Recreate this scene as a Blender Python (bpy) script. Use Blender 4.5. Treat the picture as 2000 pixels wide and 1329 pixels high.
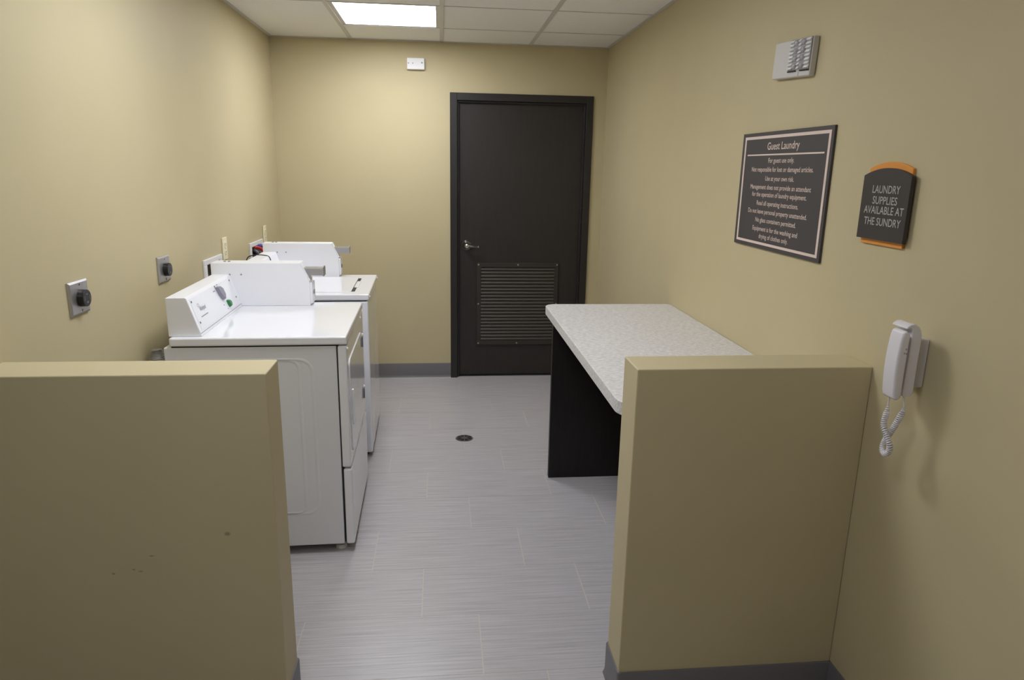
import bpy, math, random
from mathutils import Vector, Matrix
random.seed(7)
for o in list(bpy.data.objects):
    bpy.data.objects.remove(o, do_unlink=True)
scene = bpy.context.scene
COL = scene.collection

# ------------------------------------------------------------------ camera
FPX, YAW, PITCH, ROLL, CAMH = 1355.89, 0.1038, 0.2425, 0.0182, 1.5598
cam = bpy.data.cameras.new('camera')
cam.sensor_fit = 'HORIZONTAL'
cam.sensor_width = 36.0
cam.lens = FPX / 2000.0 * 36.0
cam.clip_start = 0.05
cam_o = bpy.data.objects.new('camera', cam)
COL.objects.link(cam_o)
fw = Vector((math.sin(YAW)*math.cos(PITCH), math.cos(YAW)*math.cos(PITCH), -math.sin(PITCH)))
rt = Vector((math.cos(YAW), -math.sin(YAW), 0))
up = rt.cross(fw)
r2 = math.cos(ROLL)*rt + math.sin(ROLL)*up
u2 = -math.sin(ROLL)*rt + math.cos(ROLL)*up
cam_o.matrix_world = Matrix(((r2.x, u2.x, -fw.x, 0), (r2.y, u2.y, -fw.y, 0), (r2.z, u2.z, -fw.z, CAMH), (0, 0, 0, 1)))
scene.camera = cam_o

# ------------------------------------------------------------------ world, exposure
w = bpy.data.worlds.new('world')
scene.world = w
w.use_nodes = True
w.node_tree.nodes['Background'].inputs['Color'].default_value = (0.5, 0.5, 0.5, 1)
w.node_tree.nodes['Background'].inputs['Strength'].default_value = 0.0
vs = scene.view_settings
vs.view_transform = 'Standard'
vs.look = 'None'
vs.exposure = 0.0
vs.gamma = 1.0
vs.use_curve_mapping = False
LAMP_STRENGTH = 20.0
HALL_LAMP = 13.5
LAMP_COLOUR = (0.935, 0.97, 1.03)

# ------------------------------------------------------------------ room numbers
XL, XR, YF, YN, H = -1.131, 1.176, 5.108, -2.3, 2.385
XH = -2.1        # the hall on the viewer's side of the dividers is wider to the left
HWN, HWF, HWT, HWL, HWR = 1.72, 1.856, 1.049, -0.440, 0.515
BASE = 0.113

# ------------------------------------------------------------------ materials
MATS = {}
def mat(name, col, rough=0.5, metal=0.0, spec=0.5, emit=None, estr=0.0, coat=0.0):
    m = bpy.data.materials.new(name)
    m.use_nodes = True
    b = m.node_tree.nodes['Principled BSDF']
    b.inputs['Base Color'].default_value = (*col, 1)
    b.inputs['Roughness'].default_value = rough
    b.inputs['Metallic'].default_value = metal
    b.inputs['Specular IOR Level'].default_value = spec
    if coat:
        b.inputs['Coat Weight'].default_value = coat
        b.inputs['Coat Roughness'].default_value = 0.05
    if emit:
        b.inputs['Emission Color'].default_value = (*emit, 1)
        b.inputs['Emission Strength'].default_value = estr
    MATS[name] = m
    return m
def srgb(r, g, b):
    f = lambda c: (c/255/12.92) if c/255 <= 0.04045 else ((c/255+0.055)/1.055)**2.4
    return (f(r), f(g), f(b))
def nd(m, t, loc=(0, 0)):
    n = m.node_tree.nodes.new(t); n.location = loc; return n
def lk(m, a, b): m.node_tree.links.new(a, b)
def noise_colour(m, c0, c1, scale=(1, 1, 1), nscale=10, detail=4, coord='Object', lo=0.35, hi=0.65, rnd=False, rough=0.5):
    b = m.node_tree.nodes['Principled BSDF']
    tc = nd(m, 'ShaderNodeTexCoord'); mp = nd(m, 'ShaderNodeMapping'); nz = nd(m, 'ShaderNodeTexNoise'); cr = nd(m, 'ShaderNodeValToRGB')
    mp.inputs['Scale'].default_value = scale
    nz.inputs['Scale'].default_value = nscale
    nz.inputs['Detail'].default_value = detail
    nz.inputs['Roughness'].default_value = rough
    cr.color_ramp.elements[0].position = lo; cr.color_ramp.elements[0].color = (*c0, 1)
    cr.color_ramp.elements[1].position = hi; cr.color_ramp.elements[1].color = (*c1, 1)
    lk(m, tc.outputs[coord], mp.inputs['Vector'])
    if rnd:
        oi = nd(m, 'ShaderNodeObjectInfo'); ml = nd(m, 'ShaderNodeMath'); ml.operation = 'MULTIPLY'; ml.inputs[1].default_value = 37.0
        cx = nd(m, 'ShaderNodeCombineXYZ')
        lk(m, oi.outputs['Random'], ml.inputs[0]); lk(m, ml.outputs[0], cx.inputs['X']); lk(m, ml.outputs[0], cx.inputs['Y'])
        lk(m, cx.outputs[0], mp.inputs['Location'])
    lk(m, mp.outputs[0], nz.inputs['Vector']); lk(m, nz.outputs['Fac'], cr.inputs['Fac']); lk(m, cr.outputs['Color'], b.inputs['Base Color'])
    return nz, cr
def noise_bump(m, nscale, strength, dist=0.001, scale=(1, 1, 1)):
    b = m.node_tree.nodes['Principled BSDF']
    tc = nd(m, 'ShaderNodeTexCoord'); mp = nd(m, 'ShaderNodeMapping'); nz = nd(m, 'ShaderNodeTexNoise'); bp_ = nd(m, 'ShaderNodeBump')
    mp.inputs['Scale'].default_value = scale
    nz.inputs['Scale'].default_value = nscale; nz.inputs['Detail'].default_value = 3
    bp_.inputs['Strength'].default_value = strength; bp_.inputs['Distance'].default_value = dist
    lk(m, tc.outputs['Object'], mp.inputs['Vector']); lk(m, mp.outputs[0], nz.inputs['Vector'])
    lk(m, nz.outputs['Fac'], bp_.inputs['Height']); lk(m, bp_.outputs['Normal'], b.inputs['Normal'])

WALLC = (0.570, 0.492, 0.305)
m = mat('wall_paint', WALLC, 0.55, spec=0.25)
noise_colour(m, tuple(c*0.985 for c in WALLC), tuple(c*1.015 for c in WALLC), nscale=3, detail=5)
noise_bump(m, 160, 0.12)
m = mat('tile', (0.3, 0.3, 0.3), 0.33, spec=0.5)
noise_colour(m, srgb(166, 162, 165), srgb(195, 191, 194), scale=(2.2, 95, 1), nscale=1.6, detail=6, rnd=True, rough=0.6, lo=0.32, hi=0.68)
noise_bump(m, 1.6, 0.08, 0.001, scale=(3, 95, 1))
mat('grout', srgb(198, 192, 184), 0.8)
m = mat('ceiling_panel', srgb(224, 220, 214), 0.9, spec=0.2)
noise_colour(m, srgb(238, 237, 235), srgb(248, 247, 245), nscale=180, detail=2, rnd=True)
noise_bump(m, 260, 0.25)
mat('grid_white', srgb(208, 205, 200), 0.45)
mat('slab_dark', srgb(60, 58, 56), 0.9)
mat('lamp_lens', (0.9, 0.9, 0.9), 0.4, emit=LAMP_COLOUR, estr=LAMP_STRENGTH)
mat('hall_lamp_lens', (0.9, 0.9, 0.9), 0.4, emit=LAMP_COLOUR, estr=HALL_LAMP)
m = mat('base_rubber', srgb(112, 109, 113), 0.5)
mat('caulk', srgb(205, 200, 195), 0.6)
m = mat('door_paint', srgb(50, 46, 44), 0.45, spec=0.4)
noise_colour(m, srgb(46, 42, 40), srgb(50, 46, 44), scale=(6, 6, 0.8), nscale=6)
mat('door_frame_paint', srgb(44, 41, 41), 0.4, spec=0.45)
mat('louver_paint', srgb(74, 68, 62), 0.45, spec=0.4)
mat('louver_frame_paint', srgb(56, 50, 46), 0.45, spec=0.4)
mat('screw_brass', srgb(176, 156, 132), 0.35, metal=0.6)
mat('chrome', (0.75, 0.75, 0.76), 0.12, metal=1.0)
mat('chrome_dark', (0.30, 0.30, 0.31), 0.15, metal=1.0)
mat('steel', srgb(186, 184, 186), 0.38, metal=0.85)
mat('enamel', srgb(238, 238, 243), 0.09, spec=0.5, coat=0.3)
mat('enamel_satin', srgb(240, 240, 245), 0.32, spec=0.5)
mat('enamel_body', srgb(226, 227, 232), 0.3, spec=0.5)
mat('label_white', srgb(238, 239, 244), 0.35)
mat('print_grey', srgb(150, 148, 160), 0.6)
mat('knob_grey', srgb(140, 138, 152), 0.45)
mat('button_green', srgb(34, 118, 62), 0.35)
mat('gap_dark', srgb(38, 37, 38), 0.7)
mat('seam_grey', srgb(120, 119, 124), 0.6)
mat('black_plastic', srgb(24, 23, 25), 0.35)
mat('foot_white', srgb(214, 212, 208), 0.5)
m = mat('laminate', srgb(208, 205, 202), 0.38, spec=0.4)
noise_colour(m, srgb(192, 188, 186), srgb(240, 238, 239), scale=(20, 64, 40), nscale=2.6, detail=8, rough=0.7, lo=0.36, hi=0.64)
m = mat('wood_black', srgb(24, 20, 19), 0.45, spec=0.4)
noise_colour(m, srgb(20, 16, 15), srgb(30, 25, 24), scale=(30, 30, 2), nscale=3, detail=5)
mat('sign_dark', srgb(74, 70, 72), 0.5, spec=0.35)
mat('sign_dark_plate', srgb(62, 57, 56), 0.5, spec=0.35)
mat('sign_edge', srgb(44, 40, 40), 0.5)
mat('sign_print', srgb(226, 206, 196), 0.6)
mat('sign_print_grey', srgb(178, 176, 172), 0.6)
mat('sign_orange', srgb(232, 152, 62), 0.45)
mat('phone_white', srgb(230, 226, 232), 0.32)
mat('phone_grey', srgb(165, 162, 166), 0.4)
mat('lamp_housing', srgb(206, 203, 200), 0.5)
mat('reflector_white', srgb(250, 250, 252), 0.2, spec=0.8)
mat('led_clear', srgb(176, 174, 178), 0.12, spec=0.8)
mat('led_tray', srgb(140, 137, 138), 0.4)
mat('sensor_white', srgb(232, 231, 233), 0.4)
mat('ivory', srgb(238, 228, 196), 0.4)
mat('box_white', srgb(236, 234, 236), 0.4)
mat('box_inside', srgb(150, 142, 130), 0.6)
mat('brass', srgb(170, 130, 62), 0.35, metal=0.8)
mat('hose_red', srgb(178, 38, 40), 0.4)
mat('hose_blue', srgb(52, 66, 150), 0.4)
mat('foil', srgb(190, 190, 192), 0.35, metal=0.7)
mat('drain_metal', srgb(120, 115, 115), 0.4, metal=0.7)
mat('drain_hole', srgb(22, 20, 20), 0.8)

# scuffed paint for the divider left of the opening: a few worn specks of their own shape
m = MATS['wall_paint'].copy(); m.name = 'wall_paint_scuffed'; MATS['wall_paint_scuffed'] = m
b = m.node_tree.nodes['Principled BSDF']
src = b.inputs['Base Color'].links[0].from_socket
tc = nd(m, 'ShaderNodeTexCoord')
acc = None
for (sx, sz, rx, rz) in ((-0.864, 0.505, .006, .004), (-0.812, 0.515, .006, .003), (-0.795, 0.509, .009, .003), (-0.762, 0.553, .010, .003), (-0.566, 0.61, .011, .008)):
    sb = nd(m, 'ShaderNodeVectorMath'); sb.operation = 'SUBTRACT'; sb.inputs[1].default_value = (sx, HWN, sz)
    dv = nd(m, 'ShaderNodeVectorMath'); dv.operation = 'DIVIDE'; dv.inputs[1].default_value = (rx, 1.0, rz)
    ln = nd(m, 'ShaderNodeVectorMath'); ln.operation = 'LENGTH'
    mr = nd(m, 'ShaderNodeMapRange'); mr.inputs['From Min'].default_value = 1.0; mr.inputs['From Max'].default_value = 0.3
    lk(m, tc.outputs['Object'], sb.inputs[0]); lk(m, sb.outputs[0], dv.inputs[0]); lk(m, dv.outputs[0], ln.inputs[0]); lk(m, ln.outputs['Value'], mr.inputs['Value'])
    if acc is None: acc = mr.outputs[0]
    else:
        mx = nd(m, 'ShaderNodeMath'); mx.operation = 'MAXIMUM'
        lk(m, acc, mx.inputs[0]); lk(m, mr.outputs[0], mx.inputs[1]); acc = mx.outputs[0]
nz = nd(m, 'ShaderNodeTexNoise'); nz.inputs['Scale'].default_value = 260
mu = nd(m, 'ShaderNodeMath'); mu.operation = 'MULTIPLY'
lk(m, tc.outputs['Object'], nz.inputs['Vector']); lk(m, nz.outputs['Fac'], mu.inputs[0]); lk(m, acc, mu.inputs[1])
mix = nd(m, 'ShaderNodeMixRGB'); mix.inputs['Color2'].default_value = (0.07, 0.045, 0.025, 1)
lk(m, mu.outputs[0], mix.inputs['Fac']); lk(m, src, mix.inputs['Color1']); lk(m, mix.outputs[0], b.inputs['Base Color'])

# ------------------------------------------------------------------ mesh helpers
class MB:
    def __init__(s): s.v = []; s.f = []
    def add(s, vs, fs):
        n = len(s.v); s.v += [tuple(p) for p in vs]; s.f += [tuple(i+n for i in f) for f in fs]; return s
    def box(s, x0, x1, y0, y1, z0, z1):
        return s.add([(x0,y0,z0),(x1,y0,z0),(x1,y1,z0),(x0,y1,z0),(x0,y0,z1),(x1,y0,z1),(x1,y1,z1),(x0,y1,z1)],
                     [(3,2,1,0),(4,5,6,7),(0,1,5,4),(1,2,6,5),(2,3,7,6),(3,0,4,7)])
    def prism(s, poly, axis, a0, a1):
        # poly given in the two other axes (cyclic order kept: x:(y,z) y:(x,z) z:(x,y))
        def P(p, a):
            if axis == 'x': return (a, p[0], p[1])
            if axis == 'y': return (p[0], a, p[1])
            return (p[0], p[1], a)
        n = len(poly)
        vs = [P(p, a0) for p in poly] + [P(p, a1) for p in poly]
        fs = [tuple(range(n)), tuple(range(2*n-1, n-1, -1))] + [(i, i+n, (i+1) % n+n, (i+1) % n) for i in range(n)]
        return s.add(vs, fs)
    def cyl(s, c, axis, r, l, n=24, r1=None):
        r1 = r if r1 is None else r1
        vs = []
        for k, (rr, a) in enumerate(((r, 0), (r1, l))):
            for i in range(n):
                t = 2*math.pi*i/n; p, q = rr*math.cos(t), rr*math.sin(t)
                if axis == 'x': vs.append((c[0]+a, c[1]+p, c[2]+q))
                elif axis == 'y': vs.append((c[0]+p, c[1]+a, c[2]+q))
                else: vs.append((c[0]+p, c[1]+q, c[2]+a))
        fs = [tuple(range(n)), tuple(range(2*n-1, n-1, -1))] + [(i, i+n, (i+1) % n+n, (i+1) % n) for i in range(n)]
        return s.add(vs, fs)
    def dome(s, c, axis, r, h, n=16, rings=4):
        vs = []; fs = []
        for k in range(rings):
            a = k/rings*math.pi/2; rr = r*math.cos(a); hh = h*math.sin(a)
            for i in range(n):
                t = 2*math.pi*i/n; p, q = rr*math.cos(t), rr*math.sin(t)
                vs.append({'x': (c[0]+hh, c[1]+p, c[2]+q), 'y': (c[0]+p, c[1]+hh, c[2]+q), 'z': (c[0]+p, c[1]+q, c[2]+hh)}[axis])
        for k in range(rings-1):
            for i in range(n): fs.append((k*n+i, k*n+(i+1) % n, (k+1)*n+(i+1) % n, (k+1)*n+i))
        vs.append({'x': (c[0]+h, c[1], c[2]), 'y': (c[0], c[1]+h, c[2]), 'z': (c[0], c[1], c[2]+h)}[axis])
        t = len(vs)-1
        for i in range(n): fs.append(((rings-1)*n+i, (rings-1)*n+(i+1) % n, t))
        fs.append(tuple(range(n-1, -1, -1)))
        return s.add(vs, fs)
    def tube(s, pts, r, n=10):
        pts = [Vector(p) for p in pts]; N = len(pts); vs = []; fs = []
        d = (pts[1]-pts[0]).normalized()
        nrm = d.orthogonal().normalized()
        for i, p in enumerate(pts):
            t = (pts[min(i+1, N-1)]-pts[max(i-1, 0)]).normalized()
            nrm = (nrm - t*nrm.dot(t)).normalized(); bn = t.cross(nrm)
            rr = r[i] if isinstance(r, (list, tuple)) else r
            for k in range(n):
                a = 2*math.pi*k/n
                vs.append(p+nrm*(rr*math.cos(a))+bn*(rr*math.sin(a)))
        for i in range(N-1):
            for k in range(n): fs.append((i*n+k, i*n+(k+1) % n, (i+1)*n+(k+1) % n, (i+1)*n+k))
        fs.append(tuple(range(n-1, -1, -1))); fs.append(tuple(range((N-1)*n, N*n)))
        return s.add(vs, fs)
    def frame(s, axis, o, i, a0, a1):
        # rectangular ring; o, i = (p0,p1,q0,q1) in the two other axes
        (p0, p1, q0, q1), (r0, r1, t0, t1) = o, i
        for (pp0, pp1, qq0, qq1) in ((p0, p1, q0, t0), (p0, p1, t1, q1), (p0, r0, t0, t1), (r1, p1, t0, t1)):
            if axis == 'x': s.box(a0, a1, pp0, pp1, qq0, qq1)
            elif axis == 'y': s.box(pp0, pp1, a0, a1, qq0, qq1)
            else: s.box(pp0, pp1, qq0, qq1, a0, a1)
        return s
    def build(s, name, material, parent=None, bevel=0.0, seg=2, smooth=35):
        me = bpy.data.meshes.new(name)
        off = root_loc(parent)
        me.from_pydata([(p[0]-off[0], p[1]-off[1], p[2]-off[2]) for p in s.v], [], s.f)
        import bmesh
        bm = bmesh.new(); bm.from_mesh(me)
        bmesh.ops.recalc_face_normals(bm, faces=bm.faces); bm.to_mesh(me); bm.free()
        me.materials.append(MATS[material])
        if smooth:
            for p in me.polygons: p.use_smooth = True
            me.set_sharp_from_angle(angle=math.radians(smooth))
        o = bpy.data.objects.new(name, me); COL.objects.link(o)
        if parent: o.parent = parent
        if bevel:
            md = o.modifiers.new('bevel', 'BEVEL'); md.width = bevel; md.segments = seg; md.limit_method = 'ANGLE'; md.angle_limit = math.radians(40)
            md.harden_normals = True
        return o
def root_loc(p):
    if p is None: return (0, 0, 0)
    while p.parent: p = p.parent
    return tuple(p.location)
def thing(name, label, cat, loc, group=None):
    o = bpy.data.objects.new(name, None); COL.objects.link(o); o.location = loc
    o.empty_display_size = 0.05
    o['label'] = label; o['category'] = cat
    if group: o['group'] = group
    return o
def tag(o, label, cat, group=None):
    o['label'] = label; o['category'] = cat
    if group: o['group'] = group
    return o
def struct(o, label, cat):
    o['kind'] = 'structure'; o['label'] = label; o['category'] = cat
    return o
def lab(o, label): o['label'] = label; return o
def catmull(P, n=10):
    P = [Vector(p) for p in P]; out = []
    for i in range(len(P)-1):
        p0 = P[max(i-1, 0)]; p1 = P[i]; p2 = P[i+1]; p3 = P[min(i+2, len(P)-1)]
        for k in range(n):
            t = k/n
            out.append(0.5*((2*p1)+(p2-p0)*t+(2*p0-5*p1+4*p2-p3)*t*t+(3*p1-p0-3*p2+p3)*t**3))
    out.append(P[-1]); return out
def rrect(p0, p1, q0, q1, r, n=6, rs=None):
    rs = rs or (r, r, r, r); pts = []
    for (cx, cy, a0, rr) in ((p0, q0, 180, rs[0]), (p1, q0, 270, rs[1]), (p1, q1, 0, rs[2]), (p0, q1, 90, rs[3])):
        sx = 1 if cx == p0 else -1; sy = 1 if cy == q0 else -1
        for k in range(n+1):
            a = math.radians(a0+90*k/n)
            pts.append((cx+sx*rr+rr*math.cos(a), cy+sy*rr+rr*math.sin(a)))
    return pts
def wall_cells(axis, a0, a1, p0, p1, q0, q1, holes):
    # a slab with rectangular openings, cut into clean cells
    mb = MB(); ps = sorted({p0, p1, *[h[0] for h in holes], *[h[1] for h in holes]}); qs = sorted({q0, q1, *[h[2] for h in holes], *[h[3] for h in holes]})
    for i in range(len(ps)-1):
        for j in range(len(qs)-1):
            cp, cq = (ps[i]+ps[i+1])/2, (qs[j]+qs[j+1])/2
            if any(h[0] < cp < h[1] and h[2] < cq < h[3] for h in holes): continue
            if axis == 'x': mb.box(a0, a1, ps[i], ps[i+1], qs[j], qs[j+1])
            else: mb.box(ps[i], ps[i+1], a0, a1, qs[j], qs[j+1])
    return mb
def text(body, name, material, origin, xdir, ydir, width, height_scale, parent, depth=0.0006, align='CENTER'):
    # lettering as thin mesh; width = wanted width in metres (None keeps the natural one), height_scale = font size
    cu = bpy.data.curves.new(name, 'FONT'); cu.body = body; cu.size = 1.0; cu.align_x = align; cu.align_y = 'CENTER'; cu.resolution_u = 3; cu.offset = 0.008
    tmp = bpy.data.objects.new('tmp_text', cu); COL.objects.link(tmp)
    bpy.context.view_layer.update()
    dg = bpy.context.evaluated_depsgraph_get()
    me = bpy.data.meshes.new_from_object(tmp.evaluated_get(dg))
    bpy.data.objects.remove(tmp, do_unlink=True)
    xs = [v.co.x for v in me.vertices]; x0, x1 = min(xs), max(xs)
    sx = (width/(x1-x0)) if width else height_scale
    X, Y = Vector(xdir), Vector(ydir); Z = X.cross(Y); O = Vector(origin)-Vector(root_loc(parent))
    xc = (x0+x1)/2 if align == 'CENTER' else x0
    for v in me.vertices:
        v.co = O + X*((v.co.x-xc)*sx) + Y*(v.co.y*height_scale) + Z*depth
    me.name = name; me.materials.clear(); me.materials.append(MATS[material])
    o = bpy.data.objects.new(name, me); COL.objects.link(o)
    if parent: o.parent = parent
    return o

# ================================================================== STRUCTURE
# floor: slab plus every tile
fl = MB().box(XH-.12, XR+.12, YN-.12, YF+.30, -.12, -.0006).build('floor', 'grout', smooth=0)
struct(fl, 'grey streaked plank-tile floor laid in a one-third offset', 'floor')
TILE = {}
def tile_obj(x0, x1, y0, y1):
    key = (round(x1-x0, 4), round(y1-y0, 4))
    if key not in TILE:
        hx, hy = key[0]/2, key[1]/2
        me_o = MB().box(-hx, hx, -hy, hy, -.012, 0).build('tile', 'tile', smooth=0)
        TILE[key] = me_o.data; o = me_o
    else:
        o = bpy.data.objects.new('tile', TILE[key]); COL.objects.link(o)
    o.location = ((x0+x1)/2, (y0+y1)/2, random.uniform(-.0002, .0002)); o.parent = fl
TL, TW, CY, X0, G = .6096, .3048, 1.8832, .7351, .0020
r = -14
while CY+TW*r < YF+.06:
    y0, y1 = max(CY+TW*r, YN), min(CY+TW*(r+1), YF+.06)
    if y1-y0 > .02:
        xs = X0-TL*r/3.0
        xw = XH if y1 <= HWN else XL
        k = math.floor((xw-xs)/TL)
        while xs+k*TL < XR:
            a, c = max(xs+k*TL, xw), min(xs+(k+1)*TL, XR)
            if c-a > .02: tile_obj(a+G, c-G, y0+G*.4, y1-G*.4)
            k += 1
    r += 1

# walls
HZ = H+.16
BX1 = (3.425, 3.702, .915, 1.107)   # laundry outlet boxes on the left wall (outer frame y, z)
BX2 = (4.245, 4.549, .905, 1.100)
def hole(b): return (b[0]+.035, b[1]-.035, b[2]+.03, b[3]-.024)
wl = wall_cells('x', XL-.14, XL, HWF, YF+.14, -.02, HZ, [hole(BX1), hole(BX2)]).build('wall_left', 'wall_paint', smooth=0)
struct(wl, 'tan painted wall behind the washer and dryer', 'wall')
wr = MB().box(XR, XR+.14, YN-.12, YF+.14, -.02, HZ).build('wall_right', 'wall_paint', smooth=0)
struct(wr, 'tan painted wall carrying the signs and phone', 'wall')
DX0, DX1, DZ = .067, 1.083, 2.064
wf = wall_cells('y', YF, YF+.14, XL, XR, -.02, HZ, [(DX0+.03, DX1-.03, -.02, DZ-.03)]).build('wall_far', 'wall_paint', smooth=0)
struct(wf, 'tan painted end wall around the dark door', 'wall')
wh = MB().box(XH-.14, XH, YN-.12, HWF, -.02, HZ).build('wall_hall_left', 'wall_paint', smooth=0)
struct(wh, 'tan painted hall wall far to the viewer\'s left', 'wall')
wt = MB().box(XH, XL, HWN, HWF, HWT, HZ).build('wall_hall_return', 'wall_paint', smooth=0)
struct(wt, 'tan painted wall return in line with the left divider', 'wall')
wn = MB().box(XH, XR, YN-.12, YN, -.02, HZ).build('wall_near', 'wall_paint', smooth=0)
struct(wn, 'tan painted wall behind the viewer', 'wall')
hl = MB().box(XH, HWL, HWN, HWF, 0, HWT).build('wall_half_left', 'wall_paint_scuffed', bevel=.004)
struct(hl, 'tan half-height divider wall in front of the dryer', 'half wall')
hr = MB().box(HWR, XR, HWN, HWF, 0, HWT).build('wall_half_right', 'wall_paint', bevel=.004)
struct(hr, 'tan half-height divider wall in front of the folding table', 'half wall')

# rubber cove base
BT = .006
def cove(poly_a, poly_b, n, name, label):
    # straight strip from a to b (xy), n = outward direction; profile has a small toe
    a, b_, n = Vector((*poly_a, 0)), Vector((*poly_b, 0)), Vector((*n, 0))
    prof = [(0, .0005), (.016, .0005), (.015, .004), (.0085, .012), (BT, .024), (BT, BASE-.004), (BT-.002, BASE), (0, BASE)]
    vs = [tuple(a+n*p+Vector((0, 0, q))) for p, q in prof]+[tuple(b_+n*p+Vector((0, 0, q))) for p, q in prof]
    k = len(prof)
    fs = [tuple(range(k)), tuple(range(2*k-1, k-1, -1))]+[(i, i+k, (i+1) % k+k, (i+1) % k) for i in range(k)]
    o = MB().add(vs, fs).build(name, 'base_rubber', smooth=30)
    return struct(o, label, 'baseboard')
bf = cove((XL, YF), (DX0, YF), (0, -1), 'baseboard_far', 'grey rubber cove base left of the dark door')
MB().box(XL, DX0, YF-.019, YF-.0155, 0.0002, .006).build('caulk_line', 'caulk', bf)
cove((DX1, YF), (XR, YF), (0, -1), 'baseboard_far_right', 'short grey cove base between door and right wall')
cove((XL, YF), (XL, HWF), (1, 0), 'baseboard_left', 'grey rubber cove base behind washer and dryer')
cove((XR, HWF), (XR, YF), (-1, 0), 'baseboard_right', 'grey rubber cove base under the folding table')
cove((XR, YN), (XR, HWN), (-1, 0), 'baseboard_right_near', 'grey rubber cove base below the wall phone')
cove((XH, HWN), (XH, YN), (1, 0), 'baseboard_left_near', 'grey rubber cove base left of the viewer')
cove((XH, HWN), (XL, HWN), (0, -1), 'baseboard_hall_return', 'grey rubber cove base on the wall return')
def half_base(x_end, x_wall, sgn, name, label):
    # wraps the end of the divider: near face, rounded end, far face
    t = BT; mb = MB(); xe = x_end-sgn*t
    rr = .009
    if sgn > 0:   # wall on the right, free end on the left
        outer = [(x_wall, HWN-t)]
        for k in range(7): a = math.radians(-90-90*k/6); outer.append((xe+rr+rr*math.cos(a), HWN-t+rr+rr*math.sin(a)))
        for k in range(7): a = math.radians(180-90*k/6); outer.append((xe+rr+rr*math.cos(a), HWF+t-rr+rr*math.sin(a)))
        outer += [(x_wall, HWF+t)]
        inner = [(x_wall, HWF-.001), (x_end+.001, HWF-.001), (x_end+.001, HWN+.001), (x_wall, HWN+.001)]
    else:
        outer = [(x_wall, HWN-t)]
        for k in range(7): a = math.radians(-90+90*k/6); outer.append((xe-rr+rr*math.cos(a), HWN-t+rr+rr*math.sin(a)))
        for k in range(7): a = math.radians(90*k/6); outer.append((xe-rr+rr*math.cos(a), HWF+t-rr+rr*math.sin(a)))
        outer += [(x_wall, HWF+t)]
        inner = [(x_wall, HWF-.001), (x_end-.001, HWF-.001), (x_end-.001, HWN+.001), (x_wall, HWN+.001)]
    # strips as quads between the outer outline at three heights, plus top lip ring
    n = len(outer); lev = [(.0005, .005), (.012, .002), (.024, 0), (BASE-.003, 0), (BASE, -.002)]
    vs = []; fs = []
    cx = sum(p[0] for p in outer)/n
    for z, gr in lev:
        for (px, py) in outer:
            dy = -1 if py < (HWN+HWF)/2 else 1
            yy = py+dy*gr
            xx = px
            if abs(px-x_wall) > .02: xx = px-sgn*gr if abs(px-x_end) < .03 else px
            vs.append((xx, yy, z))
    for l in range(len(lev)-1):
        for i in range(n-1): fs.append((l*n+i, l*n+i+1, (l+1)*n+i+1, (l+1)*n+i))
    L = len(vs)
    for (px, py) in outer:   # inner top ring pressed against the divider
        ix = min(max(px, x_end+.001), x_wall) if sgn > 0 else max(min(px, x_end-.001), x_wall)
        iy = min(max(py, HWN+.001), HWF-.001); vs.append((ix, iy, BASE))
    for i in range(n-1): fs.append(((len(lev)-1)*n+i, (len(lev)-1)*n+i+1, L+i+1, L+i))
    o = MB().add(vs, fs).build(name, 'base_rubber', smooth=45)
    return struct(o, label, 'baseboard')
half_base(HWR, XR, 1, 'baseboard_half_right', 'grey rubber cove base around the right divider wall')
half_base(HWL, XL, -1, 'baseboard_half_left', 'grey rubber cove base around the left divider wall')

# ceiling: slab, lay-in panels, grid bars
ce = MB().box(XH-.14, XR+.14, YN-.12, YF+.14, HZ-.02, HZ+.06).build('ceiling', 'slab_dark', smooth=0)
struct(ce, 'suspended ceiling of off-white lay-in panels in a white grid', 'ceiling')
cols = [XL, -.598, .012, .622, XR]
XC = {-1: XH}
rows = [YF]
yy = 4.624
while yy > YN+.05: rows.append(yy); yy -= .61
rows.append(YN)
LIGHTS = [(1, 1), (1, 4), (1, 7)]     # (column, row from the far wall) of each recessed fixture
PAN = {}
for j in range(len(rows)-1):
    for i in range(-1, 4):
        if (i, j) in LIGHTS: continue
        if i == -1 and rows[j] > HWN: continue
        if i == 0 and j == 0: continue
        x0, x1, y1, y0 = (XH if i < 0 else cols[i])+.004, cols[i+1]-.004, (rows[0] if (i, j) == (0, 1) else rows[j])-.001, rows[j+1]+.001
        key = (round(x1-x0, 4), round(y1-y0, 4))
        if key not in PAN:
            o = MB().box(-key[0]/2, key[0]/2, -key[1]/2, key[1]/2, 0, .016).build('ceiling_panel', 'ceiling_panel', smooth=0); PAN[key] = o.data
        else:
            o = bpy.data.objects.new('ceiling_panel', PAN[key]); COL.objects.link(o)
        o.location = ((x0+x1)/2, (y0+y1)/2, H+.004+random.uniform(0, .0008)); o.parent = ce
TE = .012
for x in cols[1:-1]:
    MB().box(x-TE, x+TE, YN, YF, H, H+.0035).box(x-.003, x+.003, YN, YF, H+.0035, H+.04).build('grid_bar', 'grid_white', ce, smooth=0)
for y in rows[1:-1]:
    for i in range(4):
        if i == 0 and y == rows[1]: continue
        x0 = cols[i]+(TE if i else 0); x1 = cols[i+1]-(TE if i < 3 else 0)
        MB().box(x0, x1, y-.004, y+.004, H+.0015, H+.0038).build('grid_bar', 'grid_white', ce, smooth=0)
MB().box(XL, XL+.02, HWF, YF, H, H+.003).build('wall_angle', 'grid_white', ce, smooth=0)
MB().box(XR-.02, XR, YN, YF, H, H+.003).build('wall_angle', 'grid_white', ce, smooth=0)
MB().box(XL+.02, XR-.02, YF-.02, YF, H, H+.003).build('wall_angle', 'grid_white', ce, smooth=0)
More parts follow.
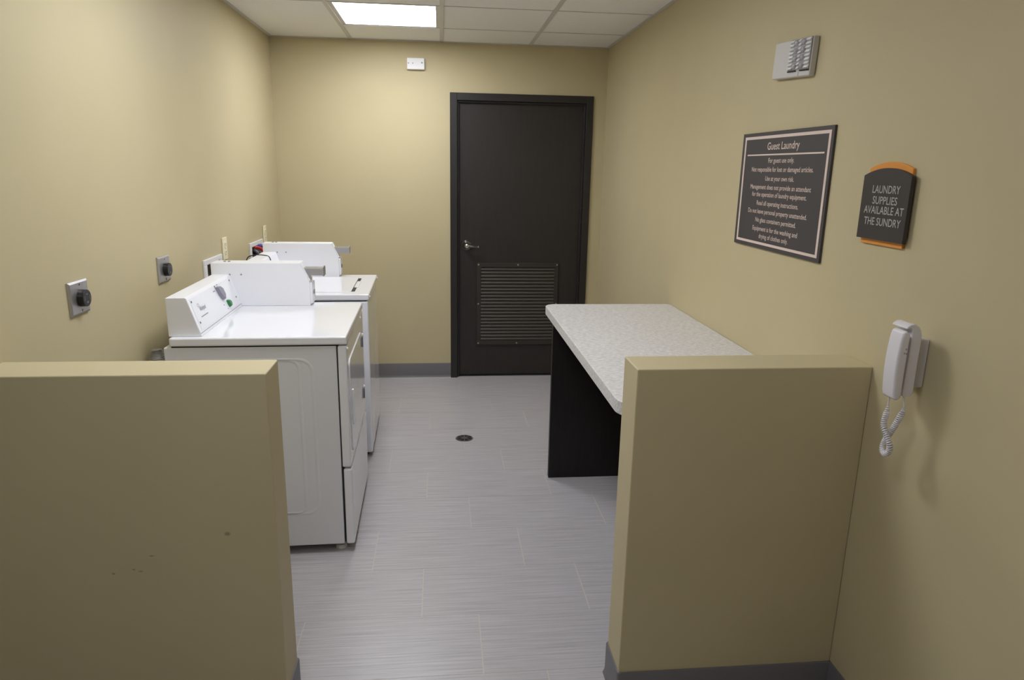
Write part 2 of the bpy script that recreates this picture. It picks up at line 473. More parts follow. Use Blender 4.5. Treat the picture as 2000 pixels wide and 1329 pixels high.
MB().box(XH, XR-.02, YN, YN+.02, H, H+.003).build('wall_angle', 'grid_white', ce, smooth=0)

# recessed ceiling lights
def troffer(i, j, label, lens='lamp_lens'):
    x0, x1, y1, y0 = cols[i], cols[i+1], rows[j], rows[j+1]
    t = thing('ceiling_light', label, 'ceiling light', ((x0+x1)/2, (y0+y1)/2, H), 'square recessed ceiling lights')
    g = .006
    MB().frame('z', (x0+g, x1-g, y0+g, y1-g), (x0+.036, x1-.034, y0+.024, y1-.024), H+.0042, H+.016).build('frame', 'grid_white', t, smooth=0)
    MB().frame('z', (x0+g, x1-g, y0+g, y1-g), (x0+.012, x1-.012, y0+.012, y1-.012), H+.016, H+.09).box(x0+g, x1-g, y0+g, y1-g, H+.09, H+.094).build('housing', 'grid_white', t, smooth=0)
    MB().box(x0+.030, x1-.028, y0+.018, y1-.018, H+.0165, H+.0185).build('diffuser', lens, t, smooth=0)
troffer(1, 1, 'lit square ceiling light near the dark door')
troffer(1, 4, 'lit square ceiling light above the aisle beside the dryer, out of view')
troffer(1, 7, 'lit square ceiling light over the viewer, out of view', 'hall_lamp_lens')

# door
dr = MB().box(DX0+.056, DX1-.056, YF+.030, YF+.074, .010, DZ-.055).build('door_1', 'door_paint', bevel=.002)
struct(dr, 'dark brown flush door with a louvred vent and chrome lever', 'door')
FWD = .05
for (n, x0, x1, sx0, sx1) in (('door_jamb', DX0, DX0+FWD, DX0+FWD, DX0+FWD+.013), ('door_jamb', DX1-FWD, DX1, DX1-FWD-.013, DX1-FWD)):
    MB().box(x0, x1, YF-.014, YF+.10, 0, DZ).box(sx0, sx1, YF+.008, YF+.029, 0, DZ-FWD-.013).build(n, 'door_frame_paint', dr, bevel=.0025)
MB().box(DX0+FWD, DX1-FWD, YF-.014, YF+.10, DZ-FWD, DZ).box(DX0+FWD, DX1-FWD, YF+.008, YF+.029, DZ-FWD-.013, DZ-FWD).build('door_head', 'door_frame_paint', dr, bevel=.0025)
MB().box(DX0+FWD, DX1-FWD, YF+.02, YF+.12, -.001, .006).build('threshold', 'gap_dark', dr)
LY = YF+.030
VX0, VX1, VZ0, VZ1 = .263, .876, .248, .876
vent = MB().frame('y', (VX0, VX1, VZ0, VZ1), (VX0+.030, VX1-.030, VZ0+.034, VZ1-.034), LY-.012, LY).build('vent', 'louver_frame_paint', dr, bevel=.0025)
lab(vent, 'brown louvred vent panel with brass screws')
MB().box(VX0+.02, VX1-.02, LY-.0015, LY-.0005, VZ0+.02, VZ1-.02).build('vent_back', 'gap_dark', vent, smooth=0)
NS = 22
pitch = (VZ1-VZ0-.068)/NS
slat_me = None
for k in range(NS):
    zc = VZ0+.034+pitch*(k+.5)
    if slat_me is None:
        # upturned blade leaning out at its lower edge
        pr = [(-.0012, .0115), (-.0112, -.0015), (-.0112, -.0075), (-.0095, -.0085), (-.0012, .0055)]
        mb = MB()
        vs = [(VX0+.031, p, q) for p, q in pr]+[(VX1-.031, p, q) for p, q in pr]; n = len(pr)
        mb.add(vs, [tuple(range(n)), tuple(range(2*n-1, n-1, -1))]+[(i, i+n, (i+1) % n+n, (i+1) % n) for i in range(n)])
        s = mb.build('slat', 'louver_paint', vent, smooth=0); slat_me = s.data
    else:
        s = bpy.data.objects.new('slat', slat_me); COL.objects.link(s); s.parent = vent
    s.location = (0, LY, zc)
for (x, z) in ((VX0+.012, VZ1-.014), ((VX0+VX1)/2, VZ1-.014), (VX1-.012, VZ1-.014), (VX0+.012, .566), (VX1-.012, .566), (VX0+.012, VZ0+.014), ((VX0+VX1)/2, VZ0+.014), (VX1-.012, VZ0+.014)):
    MB().dome((x, LY-.012, z), 'y', .0065, -.003, 12, 3).build('screw', 'screw_brass', vent)
hd = MB().cyl((.187, LY, 1.004), 'y', .0385, -.007, 32, .0365).cyl((.187, LY-.007, 1.004), 'y', .030, -.005, 32, .024).build('handle', 'chrome_dark', dr, bevel=.0012)
lab(hd, 'round chrome lever handle')
MB().cyl((.187, LY-.012, 1.004), 'y', .016, -.04, 24, .014).dome((.187, LY-.052, 1.004), 'y', .017, -.010, 20, 4).build('spindle', 'chrome', hd)
MB().tube(catmull([(.187, LY-.046, 1.004), (.205, LY-.05, 1.003), (.235, LY-.052, 1.000), (.270, LY-.046, .998)], 6), [.010]*7+[.009]*6+[.0085]*6, 12).build('lever', 'chrome_dark', hd)
MB().cyl((.268, LY-.047, .998), 'x', .0092, .006, 16).build('lever_tip', 'chrome', hd, bevel=.001)
for z in (.26, 1.05, 1.80):
    MB().cyl((DX1-FWD-.008, LY-.006, z-.05), 'z', .006, .10, 12).build('hinge', 'door_frame_paint', dr)

# ================================================================== DRYER
def vault_poly(z0, z1): return [(-1.036, z0), (-.604, z0), (-.604, z0+.119), (-.644, z1), (-1.036, z1)]
def machine_console(root, y0, y1, zt, name='console'):
    poly = [(-1.022, zt), (-.901, zt), (-.9035, zt+.008), (-.946, zt+.144), (-.951, zt+.149), (-1.022, zt+.148)]
    return MB().prism(poly, 'y', y0, y1).build(name, 'enamel_satin', root, bevel=.003)
def coin_vault(root, y0, y1, z0, z1, dx=0.0):
    v = MB().prism(vault_poly(z0, z1), 'y', y0, y1).build('coin_vault', 'enamel_satin', root, bevel=.003)
    lab(v, 'white coin vault box with sloped front')
    # slide
    yc = y0+.045
    zs = z1-.030
    MB().box(-.662, -.545, yc-.030, yc+.030, zs, zs+.004).box(-.655, -.545, yc-.030, yc-.026, zs-.030, zs).box(-.655, -.545, yc+.026, yc+.030, zs-.030, zs).build('coin_slide', 'steel', v, bevel=.0008)
    MB().prism(rrect(yc-.034, yc+.034, zs-.034, zs+.010, .006), 'x', -.546, -.540).build('slide_end', 'steel', v, bevel=.001)
    # coin box door low on the front, with its lock
    d = MB().box(-.604, -.594, y0+.006, y1-.006, z0+.010, z0+.108).build('coin_box_door', 'enamel_satin', v, bevel=.0015)
    MB().cyl((-.594, (y0+y1)/2, z0+.060), 'x', .011, .006, 20).build('lock', 'chrome_dark', v, bevel=.001)
    # flange along the slope edge
    MB().add([(-.644, y0-.001, z1), (-.604, y0-.001, z0+.119), (-.598, y0-.001, z0+.119), (-.638, y0-.001, z1), (-.644, y0+.002, z1), (-.604, y0+.002, z0+.119), (-.598, y0+.002, z0+.119), (-.638, y0+.002, z1)],
             [(0,1,2,3),(7,6,5,4),(0,4,5,1),(1,5,6,2),(2,6,7,3),(3,7,4,0)]).build('edge_flange', 'enamel_satin', v, smooth=0)
    for xx in (-.985, -.966):
        MB().cyl((xx, (y0+y1)/2, z1), 'z', .006, .003, 14).build('top_screw', 'chrome_dark', v)
    for xx in (-.955, -.905):
        MB().dome((xx, y0, z1-.053), 'y', .004, -.002, 10, 3).build('rivet', 'print_grey', v)
    v.location.x += dx
    return v

DY0, DY1, DT = 2.635, 3.328, .922
D = thing('dryer', 'white coin dryer with sloped control panel, nearer machine behind the divider', 'dryer', (-.70, (DY0+DY1)/2, 0))
bx0, bx1 = -1.038, -.4065
# body with pressed side panels (two nested rounded outlines) facing the camera
MB().box(bx0, bx1, DY0, DY1, .038, .884).build('body', 'enamel_body', D, bevel=.004)
def emboss(px0, px1, pz0, pz1, r, hw, name):
    # raised pressed bead following a rounded rectangle on the near side
    pts = rrect(px0, px1, pz0, pz1, r, 8); n = len(pts); cx, cz = (px0+px1)/2, (pz0+pz1)/2
    vs = []; fs = []
    for d, y in ((hw, 0.0002), (hw*.4, -.0012), (-hw*.4, -.0012), (-hw, 0.0002)):
        for (x, z) in rrect(px0-d, px1+d, pz0-d, pz1+d, r+d, 8): vs.append((x, DY0+y, z))
    for l in range(3):
        for i in range(n): fs.append((l*n+i, l*n+(i+1) % n, (l+1)*n+(i+1) % n, (l+1)*n+i))
    return MB().add(vs, fs).build(name, 'enamel_body', D, smooth=60)
emboss(-.90, -.550, .184, .829, .035, .008, 'side_bead')
# the second, outer pressed arc that follows the first
emboss(-.945, -.500, .183, .831, .05, .008, 'side_bead')
tp = MB().box(-1.015, -.366, DY0-.006, DY1+.002, .889, DT).build('top', 'enamel', D, bevel=.007, seg=3)
MB().box(-1.01, -.40, DY0+.002, DY1-.004, .8835, .8895).build('top_seam', 'gap_dark', D, smooth=0)
# front: upper panel with the door, lower access panel
fx0, fx1 = -.402, -.367
fp = MB().box(fx0, fx1, DY0-.002, DY1, .379, .884).build('front_panel', 'enamel', D, bevel=.007, seg=3)
dd = MB().prism(rrect(DY0+.055, DY1-.135, .420, .812, .03, 5), 'x', fx1-.001, fx1+.004).build('door', 'enamel', D, bevel=.002)
MB().box(fx1+.003, fx1+.012, DY0+.085, DY0+.10, .53, .68).build('door_handle', 'enamel', dd, bevel=.003)
for z in (.735, .483):
    hg = MB().box(fx1, fx1+.010, DY1-.135, DY1-.115, z, z+.046).build('hinge', 'seam_grey', D, bevel=.001)
    MB().dome((fx1+.006, DY1-.126, z+.058), 'x', .007, .007, 12, 3).build('hinge_screw', 'enamel_satin', hg)
for (y, z) in ((DY0+.006, .872), (DY1-.14, .897-.02)):
    MB().dome((fx1, y, z), 'x', .006, .006, 12, 3).build('clip', 'enamel_satin', D)
MB().box(fx0+.003, fx1+.002, DY0-.001, DY1, .036, .371).build('lower_panel', 'enamel', D, bevel=.008, seg=3)
MB().box(bx1-.003, fx0+.0035, DY0+.012, DY1-.012, .040, .880).build('front_gap', 'gap_dark', D, smooth=0)
for (x, y) in ((-.425, DY0+.045), (-.425, DY1-.045), (-1.0, DY0+.045), (-1.0, DY1-.045)):
    MB().cyl((x, y, 0), 'z', .024, .018, 20, .020).cyl((x, y, .018), 'z', .008, .024, 12).build('foot', 'foot_white', D, bevel=.003)
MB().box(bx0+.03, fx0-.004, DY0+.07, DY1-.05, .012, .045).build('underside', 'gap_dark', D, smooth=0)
# console
CY0, CY1 = 2.655, 3.252
cn = machine_console(D, CY0, CY1, DT)
fa = Vector((-.9035, 0, DT+.008)); fb = Vector((-.946, 0, DT+.144))
ft = (fb-fa).normalized(); fn = Vector((ft.z, 0, -ft.x))   # slanted face: up direction, outward normal
def onface(y, z, h=0.0):
    t = (z-fa.z)/ft.z; p = fa+ft*t+fn*h; return Vector((p.x, y, p.z))
def faceprism(pts, h0, h1, taper=1.0):
    n = len(pts); c = (sum(p[0] for p in pts)/n, sum(p[1] for p in pts)/n); vs = [onface(y, z, h0) for y, z in pts]
    vs += [onface(c[0]+(y-c[0])*taper, c[1]+(z-c[1])*taper, h1) for y, z in pts]
    return MB().add(vs, [tuple(range(n)), tuple(range(2*n-1, n-1, -1))]+[(i, i+n, (i+1) % n+n, (i+1) % n) for i in range(n)])
faceprism([(2.676, .940), (3.228, .940), (3.228, 1.060), (2.676, 1.060)], 0, .0012).build('face_plate', 'label_white', cn, bevel=.0006)
faceprism([(CY0, .9325), (CY1, .9325), (CY1, .9345), (CY0, .9345)], 0, .0008).build('trim_line', 'print_grey', cn, smooth=0)
knob = [(2.990, 1.052), (3.003, 1.018), (3.018, 1.000), (3.036, .990), (3.058, 1.008), (3.052, 1.038), (3.024, 1.052)]
faceprism(knob, .001, .016, .88).build('knob', 'knob_grey', cn, bevel=.0015)
btn = [(3.064, .984), (3.066, .966), (3.074, .951), (3.090, .950), (3.106, .962), (3.104, .976), (3.088, .984)]
faceprism(btn, .001, .013, .7).build('start_button', 'button_green', cn, bevel=.002)
for (y, z) in ((2.686, 1.048), (2.690, .968), (2.994, 1.0555), (3.208, 1.048), (3.212, .972)):
    c = onface(y, z, .0012)
    mb = MB(); n = 12; vs = []
    for h, rr in ((0, .0045), (.002, .0035)):
        for i in range(n):
            a = 2*math.pi*i/n; vs.append(c+Vector((0, 1, 0))*(rr*math.cos(a))+ft*(rr*math.sin(a))+fn*h)
    mb.add(vs, [tuple(range(n)), tuple(range(2*n-1, n-1, -1))]+[(i, i+n, (i+1) % n+n, (i+1) % n) for i in range(n)]).build('screw', 'seam_grey', cn)
YD = (0, 1, 0)
text('Whirlpool', 'logo_lettering', 'print_grey', onface(2.772, 1.010, .0013), YD, tuple(ft), .072, .026, cn)
ring = MB(); n = 20; vs = []; c = onface(2.738, 1.026, .0016)
for rr in (.0085, .0062):
    for i in range(n):
        a = 2*math.pi*i/n; vs.append(c+Vector((0, 1, 0))*(rr*1.3*math.cos(a))+ft*(rr*.8*math.sin(a)))
ring.add(vs, [(i, (i+1) % n, n+(i+1) % n, n+i) for i in range(n)]).build('logo_ring', 'print_grey', cn, smooth=0)
faceprism([(2.726, .981), (2.808, .981), (2.808, .9845), (2.726, .9845)], .0011, .0016).build('print_line', 'print_grey', cn, smooth=0)
for (y, z, wd) in ((2.968, 1.040, .026), (3.030, 1.0575, .016), (3.020, .972, .010), (3.072, .994, .008), (3.052, .950, .008)):
    faceprism([(y-wd/2, z-.002), (y+wd/2, z-.002), (y+wd/2, z+.002), (y-wd/2, z+.002)], .0011, .0016).build('print_mark', 'print_grey', cn, smooth=0)
coin_vault(D, CY1, 3.346, DT, 1.121, .009)
D.rotation_euler.z = math.radians(1.2); D.location.x -= .006     # pushed in slightly askew

# ================================================================== WASHER
WY0, WY1, WT = 3.607, 4.287, .911
W = thing('washer', 'white top-load coin washer, farther machine toward the end wall', 'washing machine', (-.70, (WY0+WY1)/2, 0))
MB().box(-1.035, -.378, WY0, WY1, .028, .872).build('body', 'enamel', W, bevel=.008, seg=3)
MB().box(-1.02, -.39, WY0+.006, WY1-.006, .868, .880).build('top_seam', 'gap_dark', W, smooth=0)
MB().box(-1.03, -.372, WY0-.004, WY1+.003, .878, WT).build('top', 'enamel', W, bevel=.008, seg=3)
ld = MB().prism(rrect(-.88, -.470, WY0+.055, WY1-.10, .02, 5), 'z', WT-.001, WT+.004).build('lid', 'enamel', W, bevel=.002)
MB().box(-.474, -.452, WY0+.085, WY1-.15, WT-.0005, WT+.0012).build('lid_gap', 'gap_dark', ld, smooth=0)
MB().prism(rrect(-.466, -.444, WY0+.20, WY1-.28, .008, 4), 'z', WT, WT+.0045).build('lid_grip', 'enamel', ld, bevel=.001)
for (y, z) in ((WY0+.02, .895), (WY1-.02, .895)):
    MB().dome((-.372, y, z), 'x', .006, .006, 12, 3).build('clip', 'enamel_satin', W)
for (x, y) in ((-.43, WY0+.05), (-.43, WY1-.05), (-.99, WY0+.05), (-.99, WY1-.05)):
    MB().cyl((x, y, 0), 'z', .022, .014, 20, .019).cyl((x, y, .014), 'z', .008, .018, 12).build('foot', 'black_plastic', W, bevel=.002)
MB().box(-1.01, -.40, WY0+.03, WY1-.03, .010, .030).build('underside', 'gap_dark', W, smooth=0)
wc = machine_console(W, WY0+.02, 4.206, WT)
vs_off = WT-DT
MB().add([onface(y, z, h)+Vector((0, 0, vs_off)) for h in (0, .0012) for (y, z) in ((WY0+.05, .940), (4.18, .940), (4.18, 1.060), (WY0+.05, 1.060))],
         [(0,1,2,3),(7,6,5,4),(0,4,5,1),(1,5,6,2),(2,6,7,3),(3,7,4,0)]).build('face_plate', 'label_white', wc, smooth=0)
coin_vault(W, 4.206, 4.290, WT, 1.110, .015)
W_ASKEW = math.radians(1.5)

# ================================================================== FOLDING TABLE
TT, TB = .893, .850
T = thing('folding_table', 'folding table with grey speckled laminate top and black panel legs', 'table', (.85, 2.65, 0))
top = MB().prism(rrect(.519, XR-.002, 1.878, 3.434, .05, 10, rs=(.075, .01, .03, .055)), 'z', TB, TT).build('table_top', 'laminate', T, bevel=.003)
for y in (3.294, 1.888):
    MB().box(.546, XR-.012, y, y+.032, .0, TB).build('leg_panel', 'wood_black', T, bevel=.0015)
MB().box(XR-.045, XR-.020, 1.920, 3.294, .45, TB).build('back_panel', 'wood_black', T, bevel=.0015)

# ================================================================== SIGNS
XD, ZD = (0, -1, 0), (0, 0, 1)
S = thing('wall_sign', 'large dark guest laundry rules sign with pale border', 'sign', (XR, 2.375, 1.29))
S0, S1, Z0, Z1 = 2.050, 2.694, 1.289, 1.703
MB().box(XR-.008, XR-.0002, S0, S1, Z0, Z1).build('panel', 'sign_dark', S, bevel=.001)
SX = XR-.0084
MB().frame('x', (2.064, 2.672, 1.303, 1.690), (2.076, 2.660, 1.312, 1.680), SX-.0004, SX+.0004).build('border', 'sign_print', S, smooth=0)
MB().box(SX-.0004, SX+.0004, 2.092, 2.641, 1.621, 1.626).build('rule_line', 'sign_print', S, smooth=0)
for (bdy, ya, yb, z, hs) in (
    ('Guest Laundry', 2.480, 2.249, 1.6515, .036), ('For guest use only.', 2.462, 2.274, 1.6025, .0235), ('Not responsible for lost or damaged articles.', 2.591, 2.144, 1.5715, .0235),
    ('Use at your own risk.', 2.472, 2.262, 1.540, .0235), ('Management does not provide an attendant', 2.588, 2.144, 1.5095, .0235), ('for the operation of laundry equipment.', 2.568, 2.166, 1.483, .0235),
    ('Read all operating instructions.', 2.522, 2.213, 1.452, .0235), ('Do not leave personal property unattended.', 2.588, 2.151, 1.422, .0235), ('No glass containers permitted.', 2.519, 2.216, 1.3915, .0235),
    ('Equipment is for the washing and', 2.536, 2.199, 1.360, .0235), ('drying of clothes only.', 2.478, 2.258, 1.3335, .0235)):
    text(bdy, 'lettering', 'sign_print', (SX, (ya+yb)/2, z), XD, ZD, abs(ya-yb), hs, S)

S2 = thing('wall_sign', 'small dark laundry supplies sign with orange curved back plate', 'sign', (XR, 1.757, 1.38))
def arched(y0, y1, z0, zs, zt, n=12):
    pts = [(y0, z0), (y1, z0)]
    for k in range(n+1):
        t = k/n; y = y1+(y0-y1)*t; pts.append((y, zs+(zt-zs)*(1-(2*t-1)**2)))
    return pts
MB().prism(arched(1.668, 1.847, 1.377, 1.577, 1.594), 'x', XR-.0075, XR-.0002).build('back_plate', 'sign_orange', S2, bevel=.001)
MB().prism(arched(1.653, 1.853, 1.391, 1.5585, 1.578), 'x', XR-.0185, XR-.0078).build('front_plate', 'sign_dark_plate', S2, bevel=.001)
for (bdy, ya, yb, z) in (('LAUNDRY', 1.805, 1.689, 1.522), ('SUPPLIES', 1.799, 1.695, 1.4935), ('AVAILABLE AT', 1.832, 1.664, 1.468), ('THE SUNDRY', 1.825, 1.669, 1.438)):
    text(bdy, 'lettering', 'sign_print_grey', (XR-.0189, (ya+yb)/2, z), XD, ZD, abs(ya-yb), .0285, S2)

# ================================================================== WALL PHONE
P = thing('wall_phone', 'white corded handset phone mounted on the wall by the divider', 'telephone', (XR, 1.54, 1.03))
MB().box(1.150, XR-.0002, 1.520, 1.580, 1.053, 1.176).build('bracket', 'phone_white', P, bevel=.004)
MB().box(1.134, 1.152, 1.528, 1.572, 1.07, 1.165).build('neck', 'phone_grey', P)
cr = [(1.137, 1.046), (1.137, 1.188), (1.133, 1.203), (1.126, 1.213), (1.116, 1.218), (1.106, 1.217), (1.098, 1.212), (1.094, 1.2065), (1.099, 1.206), (1.105, 1.208), (1.110, 1.204), (1.111, 1.192), (1.109, 1.046), (1.112, 1.038), (1.131, 1.038)]
MB().prism(cr, 'y', 1.499, 1.556).build('cradle', 'phone_white', P, bevel=.003)
hs = []
for k in range(13):      # handset: slightly bowed front, rounded ends
    t = k/12; z = 1.033+.168*t; hs.append((1.076+.006*(2*t-1)**2, z))
prof = [(1.1015, 1.040), (1.099, 1.034), (1.092, 1.031), (1.084, 1.032)]+[(x, z) for x, z in hs[1:-1]]+[(1.084, 1.202), (1.091, 1.203), (1.098, 1.200), (1.1015, 1.193)]
MB().prism(prof, 'y', 1.489, 1.538).build('handset', 'phone_white', P, bevel=.007, seg=4)
for (x, z) in ((1.094, 1.160), (1.091, 1.150), (1.096, 1.149)):
    MB().box(x-.0016, x+.0016, 1.4884, 1.4894, z-.002, z+.002).build('sound_hole', 'phone_grey', P, smooth=0)
path = catmull([(1.090, 1.517, 1.033), (1.090, 1.517, 1.004), (1.084, 1.514, .965), (1.083, 1.503, .948), (1.087, 1.485, .920), (1.090, 1.489, .899), (1.092, 1.504, .888), (1.096, 1.522, .893), (1.099, 1.520, .918), (1.101, 1.503, .952), (1.106, 1.492, .986), (1.114, 1.492, 1.012), (1.119, 1.510, 1.042)], 24)
pts = []; L = len(path); acc = 0.0; nrm = Vector((1, 0, 0))
tot = sum((path[i+1]-path[i]).length for i in range(L-1))
sub = 8; run = 0.0
for i in range(L-1):
    t = (path[i+1]-path[i]).normalized(); nrm = (nrm-t*nrm.dot(t)).normalized(); bn = t.cross(nrm)
    seg = (path[i+1]-path[i]).length
    for k in range(sub):
        s_ = run+seg*k/sub; fr = s_/tot
        env = max(0.0, min(1.0, (s_-.022)/.02, (tot-.03-s_)/.02))
        a = 2*math.pi*s_/.0050
        p = path[i].lerp(path[i+1], k/sub)
        pts.append(p+(nrm*math.cos(a)+bn*math.sin(a))*(.0056*env))
    run += seg
MB().tube(pts, .0019, 5).build('coiled_cord', 'phone_white', P, smooth=80)

# ================================================================== EMERGENCY LIGHT
E = thing('emergency_light', 'white wall lamp unit with rows of small reflectors', 'lamp', (XR, 2.343, 1.927))
EX = XR-.022
EY, EZ = 2.343, 1.927
MB().box(EX, XR-.0002, EY-.129, EY+.129, EZ-.059, EZ+.059).build('housing', 'lamp_housing', E, bevel=.005, seg=3)
ty0, ty1, tz0, tz1 = EY-.126, EY+.012, EZ-.038, EZ+.057
tray = MB().box(EX-.0025, EX+.001, ty0, ty1, tz0, tz1).build('reflector_tray', 'led_tray', E, bevel=.001)
mb = MB(); ml = MB()
for rI in range(8):
    z = tz1-.0062-rI*.0117
    for (ya, yb) in ((ty1-.030, ty1-.002), (ty1-.076, ty1-.060), (ty0+.002, ty0+.030)):
        mb.add([(EX-.0026, ya, z+.0040), (EX-.0026, yb, z+.0040), (EX-.0085, yb, z-.0028), (EX-.0085, ya, z-.0028), (EX-.0026, ya, z-.0040), (EX-.0026, yb, z-.0040)],
               [(0,1,2,3),(3,2,5,4),(0,3,4),(1,5,2),(0,4,5,1)])
for rI in range(4):
    for y in (ty1-.045, ty0+.046):
        ml.dome((EX-.0025, y, tz1-.012-rI*.0234), 'x', .0095, -.008, 14, 4)
o = mb.build('reflector_bars', 'reflector_white', tray, smooth=0); o['kind'] = 'stuff'
o = ml.build('lamp_domes', 'led_clear', tray); o['kind'] = 'stuff'
MB().box(EX-.004, EX, ty1-.054, ty1, tz0-.0045, tz0-.0005).box(EX-.004, EX, ty0, ty0+.056, tz0-.0045, tz0-.0005).build('tray_lip', 'gap_dark', tray, smooth=0)
mb = MB()
for k in range(9): mb.box(EX+.003, EX+.010, EY+.1285, EY+.1315, EZ-.052+k*.0118, EZ-.046+k*.0118)
mb.build('side_ribs', 'sensor_white', E, smooth=0)
MB().box(EX-.0006, EX+.001, EY-.060, EY-.058, EZ-.056, EZ-.043).build('seam', 'seam_grey', E, smooth=0)
E.rotation_euler = (math.radians(3.6), 0, 0)

# ================================================================== SENSOR BOX OVER THE DOOR WALL
A = thing('wall_sensor', 'small white plastic box high on the end wall', 'sensor', (-.163, YF, 2.205))
MB().box(-.224, -.104, YF-.030, YF-.0002, 2.203, 2.278).build('cover', 'sensor_white', A, bevel=.005, seg=3)
for (x, r_) in ((-.213, .0045), (-.184, .004), (-.122, .0055)):
    MB().cyl((x, YF-.0300, 2.243 if x < -.15 else 2.247), 'y', r_, -.0015, 14).build('indicator', 'print_grey', A)

# ================================================================== LEFT WALL ELECTRICS
def dryer_outlet(y0, y1, z0, z1, label):
    t = thing('wall_outlet', label, 'outlet', (XL, (y0+y1)/2, z0), 'steel dryer outlets on the left wall')
    yc, zc = (y0+y1)/2+.004, (z0+z1)/2-.002
    n = 4; d = .009
    vs = [(XL+.0002, y0, z0), (XL+.0002, y1, z0), (XL+.0002, y1, z1), (XL+.0002, y0, z1), (XL+.005, y0, z0), (XL+.005, y1, z0), (XL+.005, y1, z1), (XL+.005, y0, z1),
          (XL+d, y0+.006, z0+.006), (XL+d, y1-.006, z0+.006), (XL+d, y1-.006, z1-.006), (XL+d, y0+.006, z1-.006)]
    MB().add(vs, [(3,2,1,0),(0,1,5,4),(1,2,6,5),(2,3,7,6),(3,0,4,7),(4,5,9,8),(5,6,10,9),(6,7,11,10),(7,4,8,11),(8,9,10,11)]).build('plate', 'steel', t, smooth=0)
    s = MB().cyl((XL+d, yc, zc), 'x', .0275, .019, 32, .0265).build('socket', 'black_plastic', t, bevel=.0015)
    X = XL+d+.0191
    MB().box(X, X+.0006, yc-.017, yc-.0145, zc-.008, zc+.008).box(X, X+.0006, yc+.0145, yc+.017, zc-.008, zc+.008).box(X, X+.0006, yc-.006, yc+.006, zc+.011, zc+.0135).box(X, X+.0006, yc-.005, yc+.005, zc-.016, zc-.010).build('slot', 'seam_grey', s, smooth=0)
    for zz in (z1-.012, z0+.012):
        MB().dome((XL+d, yc, zz), 'x', .004, .002, 12, 3).build('screw', 'chrome_dark', t)
    return t
dryer_outlet(2.200, 2.316, 1.092, 1.197, 'steel plate with round black socket, nearest the viewer')
dryer_outlet(2.886, 3.004, 1.083, 1.189, 'steel plate with round black socket, just behind the dryer')
def duplex(y0, z0, label):
    y1, z1 = y0+.074, z0+.116
    t = thing('wall_outlet', label, 'outlet', (XL, (y0+y1)/2, z0), 'ivory duplex outlets on the left wall')
    MB().box(XL+.0002, XL+.007, y0, y1, z0, z1).build('plate', 'ivory', t, bevel=.003)
    yc = (y0+y1)/2
    for zc in (z0+.037, z0+.079):
        r_ = MB().prism(rrect(yc-.016, yc+.016, zc-.0145, zc+.0145, .011, 5), 'x', XL+.0068, XL+.0095).build('receptacle', 'ivory', t, bevel=.0008)
        X = XL+.0096
        MB().box(X, X+.0005, yc-.0075, yc-.0055, zc-.001, zc+.007).box(X, X+.0005, yc+.0055, yc+.0075, zc-.001, zc+.007).box(X, X+.0005, yc-.002, yc+.002, zc-.009, zc-.005).build('slot', 'gap_dark', r_, smooth=0)
    MB().dome((XL+.007, yc, (z0+z1)/2), 'x', .003, .0015, 10, 3).build('screw', 'print_grey', t)
duplex(3.737, 1.068, 'ivory outlet standing up behind the dryer coin vault')
duplex(4.592, 1.060, 'ivory outlet behind the washer coin vault near the corner')

def supply_box(b, label, full):
    t = thing('laundry_outlet_box', label, 'outlet box', (XL, (b[0]+b[1])/2, b[2]), 'recessed laundry outlet boxes')
    h = hole(b); e = .0015
    MB().frame('x', b, (h[0]+e, h[1]-e, h[2]+e, h[3]-e), XL+.0002, XL+.010).build('face_frame', 'box_white', t, bevel=.002)
    i = (h[0]+e, h[1]-e, h[2]+e, h[3]-e); j = (i[0]+.003, i[1]-.003, i[2]+.003, i[3]-.003)
    MB().frame('x', i, j, XL-.09, XL+.0005).box(XL-.094, XL-.09, i[0], i[1], i[2], i[3]).build('liner', 'box_inside', t, smooth=0)
    for (yy, mt) in ((i[0]+.05, 'hose_red'), (i[1]-.05, 'hose_blue')):
        v = MB().cyl((XL-.06, yy, i[2]+.003), 'z', .012, .055, 16).cyl((XL-.075, yy, i[2]+.045), 'x', .011, .05, 16).build('valve', 'brass', t)
        MB().box(XL-.028, XL-.016, yy-.022, yy+.022, i[2]+.040, i[2]+.052).cyl((XL-.03, yy, i[2]+.046), 'x', .010, .016, 14).build('valve_handle', mt, v, bevel=.002)
    MB().cyl(((XL-.05), (i[0]+i[1])/2, i[2]+.003), 'z', .024, .012, 20).build('drain_ring', 'black_plastic', t)
    return t, i
supply_box(BX1, 'white recessed supply box above the dryer back', False)
tb, ib = supply_box(BX2, 'white recessed supply box with red and blue hoses behind the washer', True)
# hoses run from the far box down behind the washer
yr, yb_ = ib[0]+.05, ib[1]-.05
zr = ib[2]+.075
lab(MB().tube(catmull([(XL-.045, ib[0]+.07, zr+.035), (XL-.01, ib[0]+.085, zr+.052), (XL+.028, ib[0]+.115, zr+.044), (XL+.052, ib[0]+.12, zr+.005), (XL+.060, ib[0]+.105, zr-.08), (XL+.058, ib[0]+.03, zr-.24), (XL+.055, ib[0]-.02, .55)], 8), .0105, 12).build('supply_hose', 'hose_red', tb), 'red supply hose')
lab(MB().tube(catmull([(XL-.045, ib[0]+.115, zr+.050), (XL-.005, ib[0]+.13, zr+.060), (XL+.035, ib[0]+.155, zr+.050), (XL+.060, ib[0]+.16, zr+.010), (XL+.066, ib[0]+.15, zr-.09), (XL+.060, ib[0]+.10, zr-.25), (XL+.055, ib[0]+.05, .55)], 8), .0105, 12).build('supply_hose', 'hose_blue', tb), 'blue supply hose')
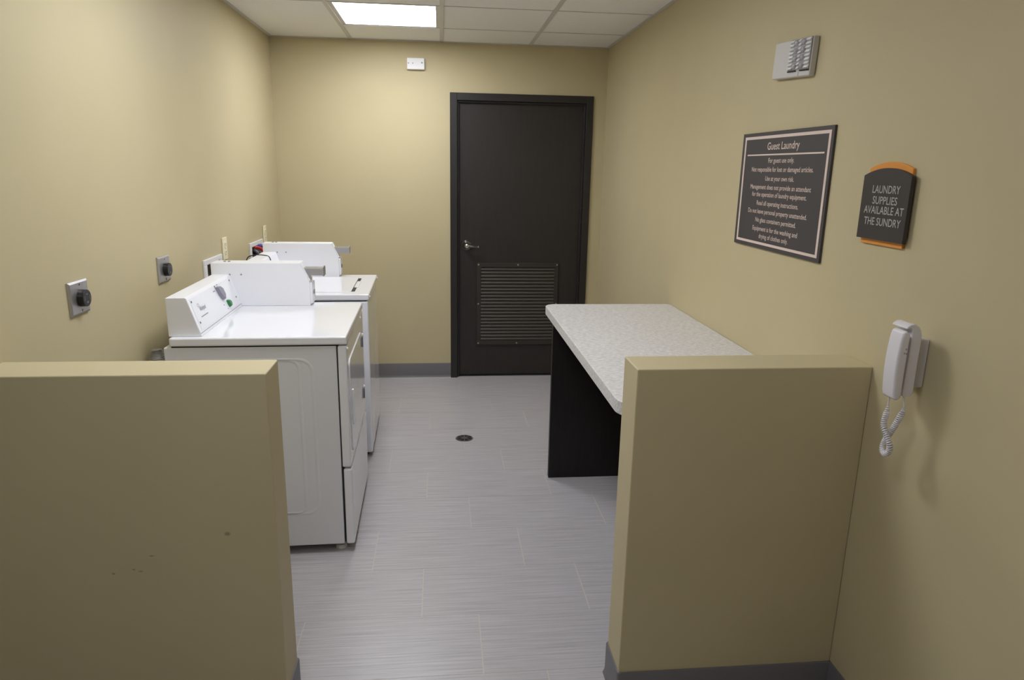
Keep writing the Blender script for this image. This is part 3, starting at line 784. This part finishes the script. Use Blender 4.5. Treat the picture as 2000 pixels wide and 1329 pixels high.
lab(MB().tube(catmull([(XL-.05, ib[0]+.04, zr-.03), (XL-.035, ib[0]+.045, zr+.022), (XL+.008, ib[0]+.05, zr+.034), (XL+.042, ib[0]+.045, zr-.01), (XL+.048, ib[0]+.02, zr-.12), (XL+.045, ib[0]-.03, .5)], 8), .017, 14).build('drain_hose', 'black_plastic', tb), 'thick black drain hose')
lab(MB().tube(catmull([(-1.075, 3.99, .86), (-1.074, 4.0, .99), (-1.060, 4.0, 1.050), (-1.018, 4.0, 1.0655), (-.972, 4.0, 1.0645), (-.943, 4.0, 1.054), (-.930, 3.99, 1.012)], 8), .0028, 8).build('power_cord', 'black_plastic', W), 'thin black cord')
W.rotation_euler.z = W_ASKEW; W.location.x -= .012
# foil duct behind the dryer
mb = MB(); pth = catmull([(-1.086, 2.70, .012), (-1.086, 2.70, .30), (-1.086, 2.70, .60), (-1.086, 2.70, .80), (-1.090, 2.70, .862)], 16)
dense = []
for i in range(len(pth)-1):
    for k in range(3): dense.append(pth[i].lerp(pth[i+1], k/3))
mb.tube(dense, [(.038+.0025*math.sin(i*1.57))*(1-.55*max(0, (q.z-.80)/.062)) for i, q in enumerate(dense)], 18)
tag(mb.build('exhaust_duct', 'foil', smooth=80), 'silver foil duct standing behind the dryer', 'duct')

# ================================================================== FLOOR DRAIN
F = thing('floor_drain', 'small round metal floor drain in the aisle', 'drain', (.129, 3.862, 0))
MB().cyl((.129, 3.862, 0.0003), 'z', .052, .0022, 36, .050).build('ring', 'drain_metal', F)
MB().cyl((.129, 3.862, .0026), 'z', .043, .0004, 36).build('well', 'drain_hole', F, smooth=0)
mb = MB()
for k in range(8):
    a = math.pi*k/4; c, s_ = math.cos(a), math.sin(a)
    vs = [(.129+c*.012-s_*.0028, 3.862+s_*.012+c*.0028, .003), (.129+c*.012+s_*.0028, 3.862+s_*.012-c*.0028, .003), (.129+c*.044+s_*.0028, 3.862+s_*.044-c*.0028, .003), (.129+c*.044-s_*.0028, 3.862+s_*.044+c*.0028, .003)]
    mb.add(vs+[(x, y, .0042) for x, y, z in vs], [(3,2,1,0),(4,5,6,7),(0,1,5,4),(1,2,6,5),(2,3,7,6),(3,0,4,7)])
mb.cyl((.129, 3.862, .003), 'z', .016, .0016, 20)
mb.build('grate', 'drain_metal', F, smooth=0)
